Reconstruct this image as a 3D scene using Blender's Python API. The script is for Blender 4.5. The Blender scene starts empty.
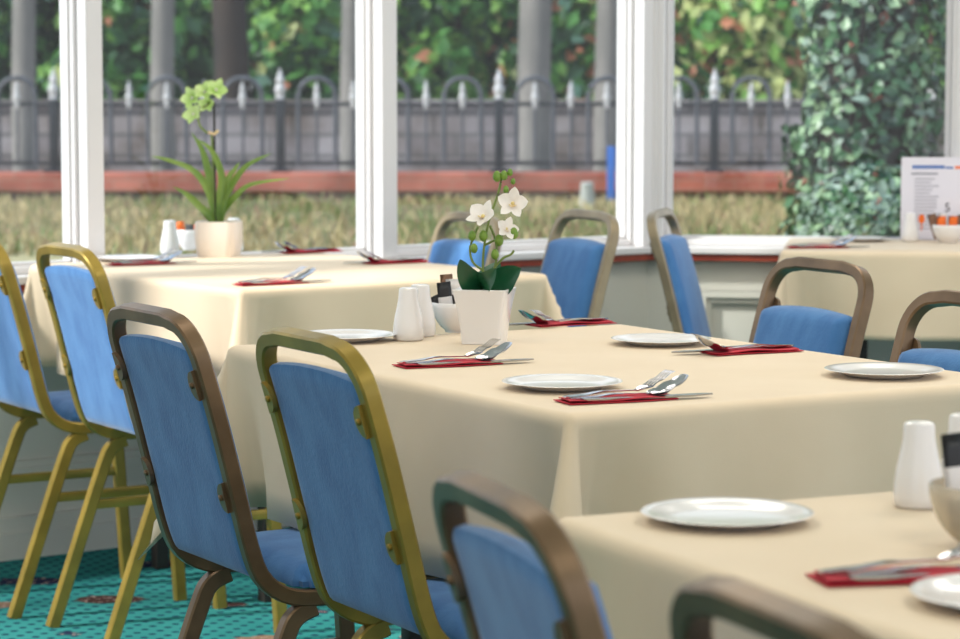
import bpy, bmesh, math, random
from math import sin, cos, pi, radians, sqrt, atan2, exp
from mathutils import Vector, Matrix
random.seed(7)
C = bpy.context.scene.collection
FPX, HCAM, HOR = 2550.0, 1.21, 92.0
PITCH = math.atan((319.5 - HOR) / FPX)
TZ = 0.77                                   # table top height

def at(x, y, z=TZ):                          # point at height z seen at photo pixel x, y
    u = (x - 480) / FPX; v = (319.5 - y) / FPX
    r = Vector((u, cos(PITCH) + v * sin(PITCH), -sin(PITCH) + v * cos(PITCH)))
    t = (z - HCAM) / r.z
    return Vector((r.x * t, r.y * t, z))

# ------------------------------------------------------------------ materials
def lin(c):
    return tuple((v / 12.92 if v <= .04045 else ((v + .055) / 1.055) ** 2.4) for v in c)
def rgb(r, g, b): return lin((r / 255, g / 255, b / 255)) + (1.0,)

def mat(name, col, rough=.5, metal=0, col2=None, scale=20, detail=3, bump=0, bscale=None, spec=.5, sheen=0, lo=.35, hi=.65, coat=0, transl=0, stretch=None):
    m = bpy.data.materials.new(name); m.use_nodes = True
    nt = m.node_tree; N = nt.nodes; Lk = nt.links
    b = N['Principled BSDF']; out = N['Material Output']
    b.inputs['Base Color'].default_value = col
    b.inputs['Roughness'].default_value = rough; b.inputs['Metallic'].default_value = metal
    b.inputs['Specular IOR Level'].default_value = spec
    if sheen: b.inputs['Sheen Weight'].default_value = sheen; b.inputs['Sheen Roughness'].default_value = .4
    if coat: b.inputs['Coat Weight'].default_value = coat; b.inputs['Coat Roughness'].default_value = .08
    tc = N.new('ShaderNodeTexCoord'); src = tc.outputs['Object']
    if stretch:
        mp = N.new('ShaderNodeMapping'); mp.inputs['Scale'].default_value = stretch
        Lk.new(src, mp.inputs['Vector']); src = mp.outputs[0]
    if col2 is not None:
        n = N.new('ShaderNodeTexNoise'); n.inputs['Scale'].default_value = scale; n.inputs['Detail'].default_value = detail
        r = N.new('ShaderNodeValToRGB'); r.color_ramp.elements[0].position = lo; r.color_ramp.elements[1].position = hi
        r.color_ramp.elements[0].color = col; r.color_ramp.elements[1].color = col2
        Lk.new(src, n.inputs['Vector']); Lk.new(n.outputs['Fac'], r.inputs[0]); Lk.new(r.outputs[0], b.inputs['Base Color'])
    if bump:
        n2 = N.new('ShaderNodeTexNoise'); n2.inputs['Scale'].default_value = bscale or 200; n2.inputs['Detail'].default_value = 2
        bp = N.new('ShaderNodeBump'); bp.inputs['Strength'].default_value = bump; bp.inputs['Distance'].default_value = .01
        Lk.new(src, n2.inputs['Vector']); Lk.new(n2.outputs['Fac'], bp.inputs['Height']); Lk.new(bp.outputs[0], b.inputs['Normal'])
    if transl:
        t = N.new('ShaderNodeBsdfTranslucent'); t.inputs['Color'].default_value = col2 or col
        mx = N.new('ShaderNodeMixShader'); mx.inputs[0].default_value = transl
        Lk.new(b.outputs[0], mx.inputs[1]); Lk.new(t.outputs[0], mx.inputs[2]); Lk.new(mx.outputs[0], out.inputs[0])
    return m

M = {}
M['cloth'] = mat('linen', rgb(228, 207, 178), .62, col2=rgb(223, 201, 171), scale=6, bump=.05, bscale=500, sheen=.15, transl=.06)
M['gold'] = mat('gold_paint', rgb(164, 138, 62), .34, .5, col2=rgb(142, 120, 54), scale=14)
M['bronze'] = mat('bronze_paint', rgb(128, 102, 76), .34, .5, col2=rgb(106, 84, 62), scale=14)
M['litbronze'] = mat('window_lit_bronze', rgb(158, 142, 114), .36, .4, col2=rgb(138, 122, 98), scale=14)  # far frames' bronze, lightened in its colour for window light
M['blue'] = mat('blue_velour', rgb(82, 128, 180), .9, col2=rgb(68, 112, 166), scale=22, detail=5, bump=.12, bscale=260, spec=.15, sheen=.3, stretch=(1, 1, .45))
M['bluefront'] = M['blue']
M['china'] = mat('white_china', rgb(228, 224, 223), .14, spec=.5, coat=.2)
M['chinawarm'] = mat('cream_china', rgb(226, 212, 198), .3)
M['steel'] = mat('cutlery_steel', rgb(200, 200, 205), .16, 1)
M['steeldark'] = mat('knife_steel', rgb(170, 170, 172), .24, 1)
M['napkin'] = mat('red_paper', rgb(190, 22, 48), .8, col2=rgb(168, 16, 40), scale=60, bump=.1, bscale=300)
M['tabledark'] = mat('dark_table_metal', rgb(46, 40, 36), .5)
M['tabletop'] = mat('table_board', rgb(120, 90, 60), .5)
M['white'] = mat('white_window_paint', rgb(212, 209, 209), .32)
M['wall'] = mat('cream_panel_paint', rgb(205, 203, 194), .5, col2=rgb(200, 198, 188), scale=3)
M['redwood'] = mat('red_brown_wood', rgb(150, 62, 42), .4, col2=rgb(124, 48, 34), scale=9, stretch=(1, 8, 8))
M['ceil'] = mat('ceiling_paint', rgb(236, 234, 228), .8)
M['leafdark'] = mat('orchid_leaf', rgb(28, 84, 52), .32, col2=rgb(20, 66, 44), scale=14)
M['leafgrass'] = mat('strap_leaf', rgb(92, 128, 48), .4, col2=rgb(128, 152, 70), scale=12, transl=.2)
M['stem'] = mat('green_stem', rgb(112, 130, 62), .5)
M['bud'] = mat('green_bud', rgb(118, 148, 52), .45, col2=rgb(94, 128, 40), scale=60)
M['petal'] = mat('white_petal', rgb(244, 238, 232), .6, transl=.25)
M['petalcore'] = mat('flower_core', rgb(226, 206, 140), .6, col2=rgb(214, 180, 150), scale=60)
M['petalgreen'] = mat('green_petal', rgb(176, 212, 112), .55, col2=rgb(212, 230, 160), scale=30, transl=.25)
M['black'] = mat('black_plastic', rgb(24, 24, 17), .4)
M['soil'] = mat('potting_moss', rgb(58, 48, 36), .9, col2=rgb(40, 44, 17), scale=70)
M['sachetblack'] = mat('black_paper', rgb(34, 34, 38), .5)
M['sachetwhite'] = mat('white_paper', rgb(228, 222, 220), .6)
M['sachetbrown'] = mat('brown_paper', rgb(122, 88, 68), .6)
M['orange'] = mat('orange_wrapper', rgb(238, 108, 20), .5)
M['paper'] = mat('menu_paper', rgb(222, 218, 228), .6)
M['inkblue'] = mat('blue_ink', rgb(84, 116, 178), .6)
M['inkgrey'] = mat('grey_ink', rgb(150, 148, 160), .6)
M['inkblack'] = mat('black_ink', rgb(50, 50, 60), .6)
M['ironblack'] = mat('black_iron', rgb(30, 32, 38), .45, col2=rgb(40, 42, 50), scale=20)
M['irongrey'] = mat('sheen_grey_iron', rgb(84, 86, 94), .5, col2=rgb(66, 68, 76), scale=20)  # railing iron, greyed in its colour for haze and sun sheen
M['finial'] = mat('white_finial_paint', rgb(184, 182, 184), .5)
M['stubpale'] = mat('pale_matte', rgb(160, 162, 156), .8)
M['bluepaint'] = mat('blue_paint', rgb(52, 104, 186), .5)
M['barkgrey'] = mat('grey_bark', rgb(132, 127, 122), .9, col2=rgb(104, 102, 98), scale=5, stretch=(1, 1, .3))
M['barkdark'] = mat('dark_bark', rgb(58, 46, 38), .9, col2=rgb(34, 28, 26), scale=5, stretch=(1, 1, .3))

def glass_mat():
    m = bpy.data.materials.new('window_glass'); m.use_nodes = True
    nt = m.node_tree; N = nt.nodes; Lk = nt.links; N.remove(N['Principled BSDF'])
    t = N.new('ShaderNodeBsdfTransparent'); t.inputs[0].default_value = (.95, .97, .97, 1)
    g = N.new('ShaderNodeBsdfGlossy'); g.inputs['Roughness'].default_value = .02
    mx = N.new('ShaderNodeMixShader'); mx.inputs[0].default_value = .022
    Lk.new(t.outputs[0], mx.inputs[1]); Lk.new(g.outputs[0], mx.inputs[2]); Lk.new(mx.outputs[0], N['Material Output'].inputs[0])
    return m
M['glass'] = glass_mat()
def clear_mat():
    m = bpy.data.materials.new('clear_bowl_glass'); m.use_nodes = True
    nt = m.node_tree; N = nt.nodes; Lk = nt.links; b = N['Principled BSDF']
    b.inputs['Base Color'].default_value = rgb(232, 222, 204); b.inputs['Roughness'].default_value = .08
    b.inputs['Transmission Weight'].default_value = .6; b.inputs['IOR'].default_value = 1.25
    return m
M['clear'] = clear_mat()

def carpet_mat():
    m = bpy.data.materials.new('teal_patterned_carpet'); m.use_nodes = True
    nt = m.node_tree; N = nt.nodes; Lk = nt.links; b = N['Principled BSDF']
    b.inputs['Roughness'].default_value = .95; b.inputs['Specular IOR Level'].default_value = .1
    tc = N.new('ShaderNodeTexCoord')
    mp = N.new('ShaderNodeMapping'); mp.inputs['Rotation'].default_value = (0, 0, radians(20)); Lk.new(tc.outputs['Object'], mp.inputs['Vector'])
    def ramp(src, stops):
        r = N.new('ShaderNodeValToRGB'); e = r.color_ramp.elements
        while len(e) < len(stops): e.new(.5)
        for k, (p, c) in enumerate(stops): e[k].position = p; e[k].color = c
        Lk.new(src, r.inputs[0]); return r.outputs[0]
    def mix(f, a, c):
        x = N.new('ShaderNodeMix'); x.data_type = 'RGBA'; Lk.new(f, x.inputs[0])
        if isinstance(a, tuple): x.inputs[6].default_value = a
        else: Lk.new(a, x.inputs[6])
        if isinstance(c, tuple): x.inputs[7].default_value = c
        else: Lk.new(c, x.inputs[7])
        return x.outputs[2]
    n = N.new('ShaderNodeTexNoise'); n.inputs['Scale'].default_value = 3; Lk.new(mp.outputs[0], n.inputs['Vector'])
    base = ramp(n.outputs['Fac'], [(.35, rgb(40, 116, 114)), (.65, rgb(54, 134, 130))])
    v = N.new('ShaderNodeTexVoronoi'); v.inputs['Scale'].default_value = 26; v.inputs['Randomness'].default_value = 0.0
    Lk.new(mp.outputs[0], v.inputs['Vector'])
    dots = ramp(v.outputs['Distance'], [(.20, (1, 1, 1, 1)), (.27, (0, 0, 0, 1))])
    c = mix(dots, base, rgb(20, 56, 74))
    # scattered motifs
    mp2 = N.new('ShaderNodeMapping'); mp2.inputs['Scale'].default_value = (2.6, 4.6, 1); mp2.inputs['Rotation'].default_value = (0, 0, radians(28))
    Lk.new(tc.outputs['Object'], mp2.inputs['Vector'])
    nz = N.new('ShaderNodeTexNoise'); nz.inputs['Scale'].default_value = 14; Lk.new(tc.outputs['Object'], nz.inputs['Vector'])
    ad = N.new('ShaderNodeVectorMath'); ad.operation = 'MULTIPLY_ADD'; Lk.new(nz.outputs['Color'], ad.inputs[0])
    ad.inputs[1].default_value = (.22, .22, 0); Lk.new(mp2.outputs[0], ad.inputs[2])
    v2 = N.new('ShaderNodeTexVoronoi'); v2.inputs['Scale'].default_value = 1.25; v2.inputs['Randomness'].default_value = .75
    Lk.new(ad.outputs[0], v2.inputs['Vector'])
    mask = ramp(v2.outputs['Distance'], [(.27, (1, 1, 1, 1)), (.30, (0, 0, 0, 1))])
    sep = N.new('ShaderNodeSeparateColor'); Lk.new(v2.outputs['Color'], sep.inputs[0])
    r = N.new('ShaderNodeValToRGB'); r.color_ramp.interpolation = 'CONSTANT'; e = r.color_ramp.elements
    e.new(.4); e.new(.7)
    for k, (p, cc) in enumerate([(0, rgb(36, 40, 66)), (.4, rgb(70, 48, 44)), (.65, rgb(48, 54, 88)), (.85, rgb(120, 96, 78))]): 
        if k >= len(e): e.new(p)
        e[k].position = p; e[k].color = cc
    Lk.new(sep.outputs[0], r.inputs[0])
    w = N.new('ShaderNodeTexNoise'); w.inputs['Scale'].default_value = 60; Lk.new(tc.outputs['Object'], w.inputs['Vector'])
    spots = ramp(w.outputs['Fac'], [(.58, (0, 0, 0, 1)), (.62, (1, 1, 1, 1))])
    mot = mix(spots, r.outputs[0], rgb(150, 128, 120))
    c = mix(mask, c, mot)
    Lk.new(c, b.inputs['Base Color'])
    return m
M['carpet'] = carpet_mat()

def brick_mat(name, c1, c2, cm, sx, rh, mort=.012):
    m = bpy.data.materials.new(name); m.use_nodes = True
    nt = m.node_tree; N = nt.nodes; Lk = nt.links; b = N['Principled BSDF']; b.inputs['Roughness'].default_value = .85
    tc = N.new('ShaderNodeTexCoord'); mp = N.new('ShaderNodeMapping'); mp.inputs['Rotation'].default_value = (radians(90), 0, 0)
    br = N.new('ShaderNodeTexBrick'); br.inputs['Scale'].default_value = 1; br.inputs['Brick Width'].default_value = sx; br.inputs['Row Height'].default_value = rh
    br.inputs['Mortar Size'].default_value = mort
    br.inputs['Color1'].default_value = c1; br.inputs['Color2'].default_value = c2; br.inputs['Mortar'].default_value = cm
    Lk.new(tc.outputs['Object'], mp.inputs['Vector']); Lk.new(mp.outputs[0], br.inputs['Vector'])
    n = N.new('ShaderNodeTexNoise'); n.inputs['Scale'].default_value = 1.9; n.inputs['Detail'].default_value = 6; Lk.new(tc.outputs['Object'], n.inputs['Vector'])
    x = N.new('ShaderNodeMix'); x.data_type = 'RGBA'; x.blend_type = 'MULTIPLY'; x.inputs[0].default_value = .9
    r = N.new('ShaderNodeValToRGB'); r.color_ramp.elements[0].position = .3; r.color_ramp.elements[1].position = .7
    r.color_ramp.elements[0].color = rgb(150, 132, 112); r.color_ramp.elements[1].color = (1, 1, 1, 1)
    Lk.new(n.outputs['Fac'], r.inputs[0]); Lk.new(br.outputs['Color'], x.inputs[6]); Lk.new(r.outputs[0], x.inputs[7]); Lk.new(x.outputs[2], b.inputs['Base Color'])
    return m
M['brick'] = brick_mat('red_brick', rgb(204, 124, 106), rgb(184, 104, 88), rgb(178, 130, 114), .22, .075, .006)
M['stonewall'] = brick_mat('grey_stone', rgb(168, 160, 160), rgb(142, 134, 136), rgb(120, 116, 116), .45, .2, .02)
M['darkstone'] = mat('dark_base_stone', rgb(112, 98, 94), .9, col2=rgb(86, 76, 76), scale=4)
M['grassground'] = mat('dry_turf', rgb(160, 150, 112), .95, col2=rgb(128, 130, 90), scale=.9, detail=6)
M['road'] = mat('grey_road', rgb(120, 116, 118), .9, col2=rgb(104, 102, 104), scale=2)

# ------------------------------------------------------------------ mesh helpers
def obj(name, bm, m, parent=None, smooth=True, ang=40):
    me = bpy.data.meshes.new(name)
    bmesh.ops.recalc_face_normals(bm, faces=bm.faces)
    bm.to_mesh(me); bm.free()
    if smooth:
        for p in me.polygons: p.use_smooth = True
        try: me.set_sharp_from_angle(angle=radians(ang))
        except Exception: pass
    o = bpy.data.objects.new(name, me); C.objects.link(o)
    for mm in (m if isinstance(m, (list, tuple)) else [m]): me.materials.append(mm)
    if parent: o.parent = parent
    return o
def tag(o, label, cat, group=None, kind=None):
    o['label'] = label; o['category'] = cat
    if group: o['group'] = group
    if kind: o['kind'] = kind
    return o
def thing(name, label, cat, loc=(0, 0, 0), rz=0, group=None):
    o = bpy.data.objects.new(name, None); C.objects.link(o); o.empty_display_size = .05
    o.location = loc; o.rotation_euler = (0, 0, rz)
    return tag(o, label, cat, group)
def struct(name, bm, m, parent=None, smooth=False):
    o = obj(name, bm, m, parent, smooth)
    o['kind'] = 'structure'
    return o
def copy_tree(o, parent=None):
    c = o.copy(); C.objects.link(c)
    if parent: c.parent = parent
    for ch in list(o.children): copy_tree(ch, c)
    return c
def box(bm, x0, x1, y0, y1, z0, z1, T=None, bev=0):
    b2 = bmesh.new() if bev else bm
    vs = [b2.verts.new(Vector((x, y, z))) for x in (x0, x1) for y in (y0, y1) for z in (z0, z1)]
    for f in ((0, 1, 3, 2), (4, 6, 7, 5), (0, 4, 5, 1), (2, 3, 7, 6), (0, 2, 6, 4), (1, 5, 7, 3)): b2.faces.new([vs[i] for i in f])
    if bev:
        bmesh.ops.recalc_face_normals(b2, faces=b2.faces)
        bmesh.ops.bevel(b2, geom=list(b2.edges), offset=bev, segments=2, affect='EDGES', profile=.6)
        mp = {}
        for v in b2.verts: mp[v] = bm.verts.new(v.co)
        for f in b2.faces: bm.faces.new([mp[v] for v in f.verts])
        vs = list(mp.values()); b2.free()
    if T is not None:
        for v in vs: v.co = T @ v.co
    return vs
def lathe(bm, prof, seg=48, c=(0, 0, 0), cap0=True, cap1=True):
    rings = []
    for r, z in prof:
        rings.append([bm.verts.new((c[0] + r * cos(2 * pi * k / seg), c[1] + r * sin(2 * pi * k / seg), c[2] + z)) for k in range(seg)])
    for a, b in zip(rings, rings[1:]):
        for k in range(seg): bm.faces.new((a[k], a[(k + 1) % seg], b[(k + 1) % seg], b[k]))
    if cap0: bm.faces.new(rings[0][::-1])
    if cap1: bm.faces.new(rings[-1])
def tube(bm, pts, rad, seg=8, cap=True):
    pts = [Vector(p) for p in pts]; rings = []
    ref = Vector((0, 0, 1))
    for i, p in enumerate(pts):
        t = (pts[min(i + 1, len(pts) - 1)] - pts[max(i - 1, 0)]).normalized()
        r = ref if abs(t.dot(ref)) < .95 else Vector((1, 0, 0))
        a = t.cross(r).normalized(); b = a.cross(t)
        rr = rad[i] if isinstance(rad, (list, tuple)) else rad
        rings.append([bm.verts.new(p + (a * cos(2 * pi * k / seg) + b * sin(2 * pi * k / seg)) * rr) for k in range(seg)])
    for a, b in zip(rings, rings[1:]):
        for k in range(seg): bm.faces.new((a[k], a[(k + 1) % seg], b[(k + 1) % seg], b[k]))
    if cap: bm.faces.new(rings[0][::-1]); bm.faces.new(rings[-1])
def sweep_rect(bm, pts, A, B, wa, wb, bev=.004):
    # rounded rectangular section: half sizes wa along A[i], wb along B[i]
    sec = []
    for sx, sy in ((1, 1), (-1, 1), (-1, -1), (1, -1)):
        q = [(wa - bev, wb), (wa, wb - bev)]
        q = [(x * sx, y * sy) for x, y in q]
        if sx * sy > 0: q = q[::-1]
        sec += q
    rings = [[bm.verts.new(p + a * s[0] + b * s[1]) for s in sec] for p, a, b in zip(pts, A, B)]
    n = len(sec)
    for r0, r1 in zip(rings, rings[1:]):
        for k in range(n): bm.faces.new((r0[k], r0[(k + 1) % n], r1[(k + 1) % n], r1[k]))
    bm.faces.new(rings[0][::-1]); bm.faces.new(rings[-1])
def grid(bm, P, closed_u=False):
    V = [[bm.verts.new(p) for p in row] for row in P]
    for i in range(len(V) - 1):
        for j in range(len(V[0]) - 1): bm.faces.new((V[i][j], V[i][j + 1], V[i + 1][j + 1], V[i + 1][j]))
    return V
def catmull(pts, n=8):
    pts = [Vector(p) for p in pts]; out = []
    for i in range(len(pts) - 1):
        p0 = pts[max(i - 1, 0)]; p1 = pts[i]; p2 = pts[i + 1]; p3 = pts[min(i + 2, len(pts) - 1)]
        for k in range(n):
            t = k / n
            out.append(.5 * (2 * p1 + (p2 - p0) * t + (2 * p0 - 5 * p1 + 4 * p2 - p3) * t * t + (3 * p1 - p0 - 3 * p2 + p3) * t ** 3))
    out.append(pts[-1]); return out

# ------------------------------------------------------------------ camera
cam = bpy.data.cameras.new('camera'); co = bpy.data.objects.new('camera', cam); C.objects.link(co)
cam.sensor_width = 36; cam.lens = FPX / 960 * 36
co.location = (0, 0, HCAM); co.rotation_euler = (radians(90) - PITCH, 0, 0)
cam.dof.use_dof = True; cam.dof.focus_distance = 4.05; cam.dof.aperture_fstop = 7.5; cam.clip_end = 300
bpy.context.scene.camera = co

# ------------------------------------------------------------------ the room
WA = radians(36.8); WB = radians(-10)
K = Vector((.518, 7.862, 0))
def frame_of(ang):                           # s along the wall, n towards the room
    a = Vector((cos(ang), sin(ang), 0)); n = Vector((sin(ang), -cos(ang), 0))
    return Matrix(((a.x, n.x, 0, K.x), (a.y, n.y, 0, K.y), (0, 0, 1, 0), (0, 0, 0, 1)))
FA, FB = frame_of(WA), frame_of(WB)
def s_at(px, F, n=0.0):                      # s of the wall point seen at photo column px
    k = (px - 480) / FPX
    a = F.col[0]; m = F.col[1]
    ox, oy = K.x + m.x * n, K.y + m.y * n
    return (k * oy - ox) / (a.x - k * a.y)
SILL, GB = .738, .758
def wallbox(name, F, s0, s1, n0, n1, z0, z1, m, bev=0, kind=True, parent=None):
    bm = bmesh.new(); box(bm, s0, s1, n0, n1, z0, z1, F, bev)
    return struct(name, bm, m, parent) if kind else obj(name, bm, m, parent)
LA0 = -4.2; LB1 = 3.4
# floor and ceiling follow the bay
pts = [(-6, -3), (6, -3)]
pB = FB @ Vector((LB1, -.1, 0)); pA = FA @ Vector((LA0, -.1, 0)); pK = FA @ Vector((0, -.12, 0))
poly = [(-4.5, -2.5), (4.6, -2.5), (pB.x, pB.y), (pK.x, pK.y), (pA.x, pA.y)]
bm = bmesh.new(); bm.faces.new([bm.verts.new((x, y, 0)) for x, y in poly]); struct('floor', bm, M['carpet'])
CE_L = -2.35  # unseen ceiling edge, drawn in to let sun reach the window table
polyc = [(CE_L, -1.2), (4.6, -1.2), (pB.x, pB.y), (pK.x, pK.y), (CE_L, pK.y + (CE_L - pK.x) * math.tan(WA))]
bm = bmesh.new(); lo = [bm.verts.new((x, y, 2.5)) for x, y in polyc]; bm.faces.new(lo)
hi = [bm.verts.new((x, y, 2.6)) for x, y in polyc]; bm.faces.new(hi)
for i in range(5): bm.faces.new((lo[i], lo[(i + 1) % 5], hi[(i + 1) % 5], hi[i]))
struct('ceiling', bm, M['ceil'])

def panels(bm, F, spans, z0, z1):
    for a, b in spans:
        for (w, d) in ((.035, .016), (.018, .026)):
            box(bm, a, b, 0, d, z1 - w, z1, F); box(bm, a, b, 0, d, z0, z0 + w, F)
            box(bm, a, a + w, 0, d, z0 + w, z1 - w, F); box(bm, b - w, b, 0, d, z0 + w, z1 - w, F)
for side, F, s0, s1, spans in (('left', FA, LA0, .035, [(-.8, -.2), (-1.6, -.95), (-2.4, -1.75), (-3.2, -2.55), (-4, -3.35)]),
                               ('right', FB, .0, LB1, [(.165, 1.0), (1.15, 2.0), (2.15, 3.0)])):
    bm = bmesh.new()
    box(bm, s0, s1, -.12, 0, 0, .697, F); box(bm, s0, s1, -.12, 0, 2.15, 2.5, F)
    w = struct('wall_' + side, bm, M['wall'])
    bm = bmesh.new(); panels(bm, F, spans, .22, .60); struct('trim_1' if side == 'left' else 'trim_2', bm, M['wall'])
    bm = bmesh.new(); box(bm, s0, s1, 0, .018, 0, .11, F); box(bm, s0, s1, 0, .026, 0, .07, F)
    struct('baseboard_' + side, bm, M['wall'])
    e = -.06 if side == 'left' else .0
    bm = bmesh.new(); box(bm, s0, s1, -.1, .055, .717, SILL, F, .004)
    struct('trim_3' if side == 'left' else 'trim_4', bm, M['white'])
    bm = bmesh.new(); box(bm, s0, s1, -.0, .045, .695, .717, F, .003)
    struct('trim_5' if side == 'left' else 'trim_6', bm, M['redwood'])
# posts between the windows
def post(name, F, s0, s1, n0=-.08, n1=.035):
    bm = bmesh.new(); box(bm, s0, s1, n0, n1, SILL, 2.15, F, .006); return struct(name, bm, M['white'])
nA = .035
p1 = s_at(87.5, FA, nA), s_at(105, FA, nA)
p2 = s_at(382.5, FA, nA), s_at(398, FA, nA)
p0 = p1[0] - (p2[0] - p1[0])
post('trim_7', FA, *p1); post('trim_8', FA, *p2); post('trim_9', FA, p0, p0 + (p1[1] - p1[0]))
# corner post: a leaf on each wall
c0 = s_at(643, FA, nA)
bm = bmesh.new(); box(bm, c0, .0, -.08, .035, SILL, 2.15, FA, .005)
cB = s_at(664, FB, .02)
box(bm, -.02, cB, -.08, .028, SILL, 2.15, FB, .005); box(bm, .01, cB - .022, -.02, .034, SILL, 2.15, FB, .004)
struct('trim_10', bm, M['white'])
qB = s_at(950, FB, .02)
bm = bmesh.new(); box(bm, qB, qB + .13, -.08, .028, SILL, 2.15, FB, .005); box(bm, qB + .012, qB + .118, 0, .036, SILL, 2.15, FB, .004); struct('trim_11', bm, M['white'])
def window(n, F, s0, s1):
    bm = bmesh.new(); w = .012
    for a, b, z0, z1 in ((s0, s0 + w, SILL, 2.15), (s1 - w, s1, SILL, 2.15), (s0 + w, s1 - w, SILL, GB), (s0 + w, s1 - w, 2.1, 2.15)):
        box(bm, a, b, -.075, -.012, z0, z1, F, .004)
    # glazing bead, a step behind the sash face
    e = .007
    for a, b, z0, z1 in ((s0 + w, s0 + w + e, GB, 2.1), (s1 - w - e, s1 - w, GB, 2.1), (s0 + w, s1 - w, GB, GB + .01), (s0 + w, s1 - w, 2.09, 2.1)):
        box(bm, a, b, -.07, -.03, z0, z1, F)
    o = struct('window_%d' % n, bm, M['white'])
    g = bmesh.new(); box(g, s0 + w * .8, s1 - w * .8, -.054, -.048, GB - .01, 2.11, F)
    go = obj('window_pane', g, M['glass'], o); return o
window(1, FA, LA0, p0); window(2, FA, p0 + (p1[1] - p1[0]), p1[0]); window(3, FA, p1[1], p2[0]); window(4, FA, p2[1], c0)
window(5, FB, cB, qB); window(6, FB, qB + .13, LB1)

# ------------------------------------------------------------------ tables and cloths
def axes(ang): return Vector((cos(ang), sin(ang), 0)), Vector((-sin(ang), cos(ang), 0))
def make_table(label, clabel, corner, deg, Lu, Lv, drop=.25, wallside=(0, 0, 0, 0), vneg=False, seed=1):
    """corner: near-left top corner; u to the right, v away (or towards the camera when vneg)."""
    ang = radians(deg); u, v = axes(ang)
    if vneg: org = corner - v * Lv
    else: org = corner.copy()
    org.z = 0
    cen = org + u * Lu / 2 + v * Lv / 2
    t = thing('dining_table', label, 'table', cen, ang, 'dining tables under cream cloths')
    hx, hy = Lu / 2 - .012, Lv / 2 - .012
    bm = bmesh.new(); box(bm, -hx, hx, -hy, hy, TZ - .028, TZ - .003, None, .006); obj('tabletop', bm, M['tabletop'], t)
    bm = bmesh.new()
    a, b = hx - .20, hy - .24
    for x0, x1, y0, y1 in ((-a, a, -b - .012, -b + .012), (-a, a, b - .012, b + .012), (-a - .012, -a + .012, -b, b), (a - .012, a + .012, -b, b)):
        box(bm, x0, x1, y0, y1, TZ - .085, TZ - .029)
    obj('apron', bm, M['tabledark'], t)
    for sx in (-1, 1):
        for sy in (-1, 1):
            bm = bmesh.new(); box(bm, sx * a - .017, sx * a + .017, sy * b - .017, sy * b + .017, 0, TZ - .03, None, .004); obj('leg', bm, M['tabledark'], t)
    # cloth
    rnd = random.Random(seed)
    ph = [rnd.uniform(0, 6.28) for _ in range(12)]
    R = .014
    def hang(e):                            # excess -> (out, down)
        q = R * pi / 2
        if e < q: return R * sin(e / R), R * (1 - cos(e / R))
        return R, R + (e - q)
    def samples(L):
        s = [-drop + drop * (k / 14) for k in range(13)]
        s = [-x for x in [.0, .003, .007, .011, .016, .022, .03, .045, .065, .09, .12, .15, .18, .21, .235, drop]][::-1]
        mid = [L * k / 20 for k in range(1, 20)]
        mid = [.012, .03] + mid + [L - .03, L - .012]
        return s + sorted(mid) + [L - x for x in s[::-1]]
    SA, SB = samples(Lu), samples(Lv)
    P = []
    for a in SA:
        row = []
        for b in SB:
            ea = max(-a, a - Lu, 0); eb = max(-b, b - Lv, 0)
            sa = -1 if a < 0 else 1; sb = -1 if b < 0 else 1
            ba = min(max(a, 0), Lu); bb = min(max(b, 0), Lv)
            z = TZ; x = ba; y = bb
            wa = wallside[0 if sa < 0 else 1]; wb = wallside[2 if sb < 0 else 3]
            if ea > 0 and eb > 0:
                r = sqrt(ea * ea + eb * eb); t_ = atan2(eb, ea) / (pi / 2)
                o_, d_ = hang(r)
                dep = max(d_ - R, 0)
                k = 0.0 if (wa or wb) else 1.0
                x += sa * o_ * cos(t_ * pi / 2); y += sb * o_ * sin(t_ * pi / 2)
                tri = 1 - abs(2 * t_ - 1); pr = .40 * dep * tri ** .9 * k; pw = .17 * dep * sin(2 * pi * t_) * k
                if wa or wb: pr = .25 * dep * sin(pi * t_); 
                fl = dep * .05
                ox, oy = sa * .707, sb * .707
                if wa and wb: ox = oy = 0
                elif wb: ox, oy = sa * 1.0, -sb * .25
                elif wa: ox, oy = -sa * .25, sb
                x += ox * pr + sa * fl * cos(t_ * pi / 2) + sa * pw * .7 * .6
                y += oy * pr + sb * fl * sin(t_ * pi / 2) - sb * pw * .7 * .6
                z = TZ - d_ * (1 - .03 * sin(pi * t_))
            elif ea > 0:
                o_, d_ = hang(ea); dep = max(d_ - R, 0)
                cn = min(bb, Lv - bb)
                wv = .0 if wa else (.045 * dep * sin(bb * 9.5 + ph[0]) + .03 * dep * sin(bb * 21 + ph[1]) + dep * .05 - .34 * dep * exp(-((cn - .065) / .05) ** 2))
                x += sa * (o_ + wv); z = TZ - d_
            elif eb > 0:
                o_, d_ = hang(eb); dep = max(d_ - R, 0)
                cn = min(ba, Lu - ba)
                wv = .0 if wb else (.045 * dep * sin(ba * 9.5 + ph[2]) + .03 * dep * sin(ba * 21 + ph[3]) + dep * .05 - .34 * dep * exp(-((cn - .065) / .05) ** 2))
                y += sb * (o_ + wv); z = TZ - d_
            else:
                z = TZ + .0006 * sin(a * 14 + ph[4]) * sin(b * 11 + ph[5])
            row.append(Vector((x - Lu / 2, y - Lv / 2, z)))
        P.append(row)
    bm = bmesh.new(); grid(bm, P)
    o = obj('tablecloth', bm, M['cloth'], None, True, 80)
    md = o.modifiers.new('thickness', 'SOLIDIFY'); md.thickness = .0016; md.offset = 1
    o.location = cen; o.rotation_euler = (0, 0, ang)
    tag(o, clabel, 'tablecloth', 'cream tablecloths')
    return dict(org=org, u=u, v=v, ang=ang, Lu=Lu, Lv=Lv)

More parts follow.
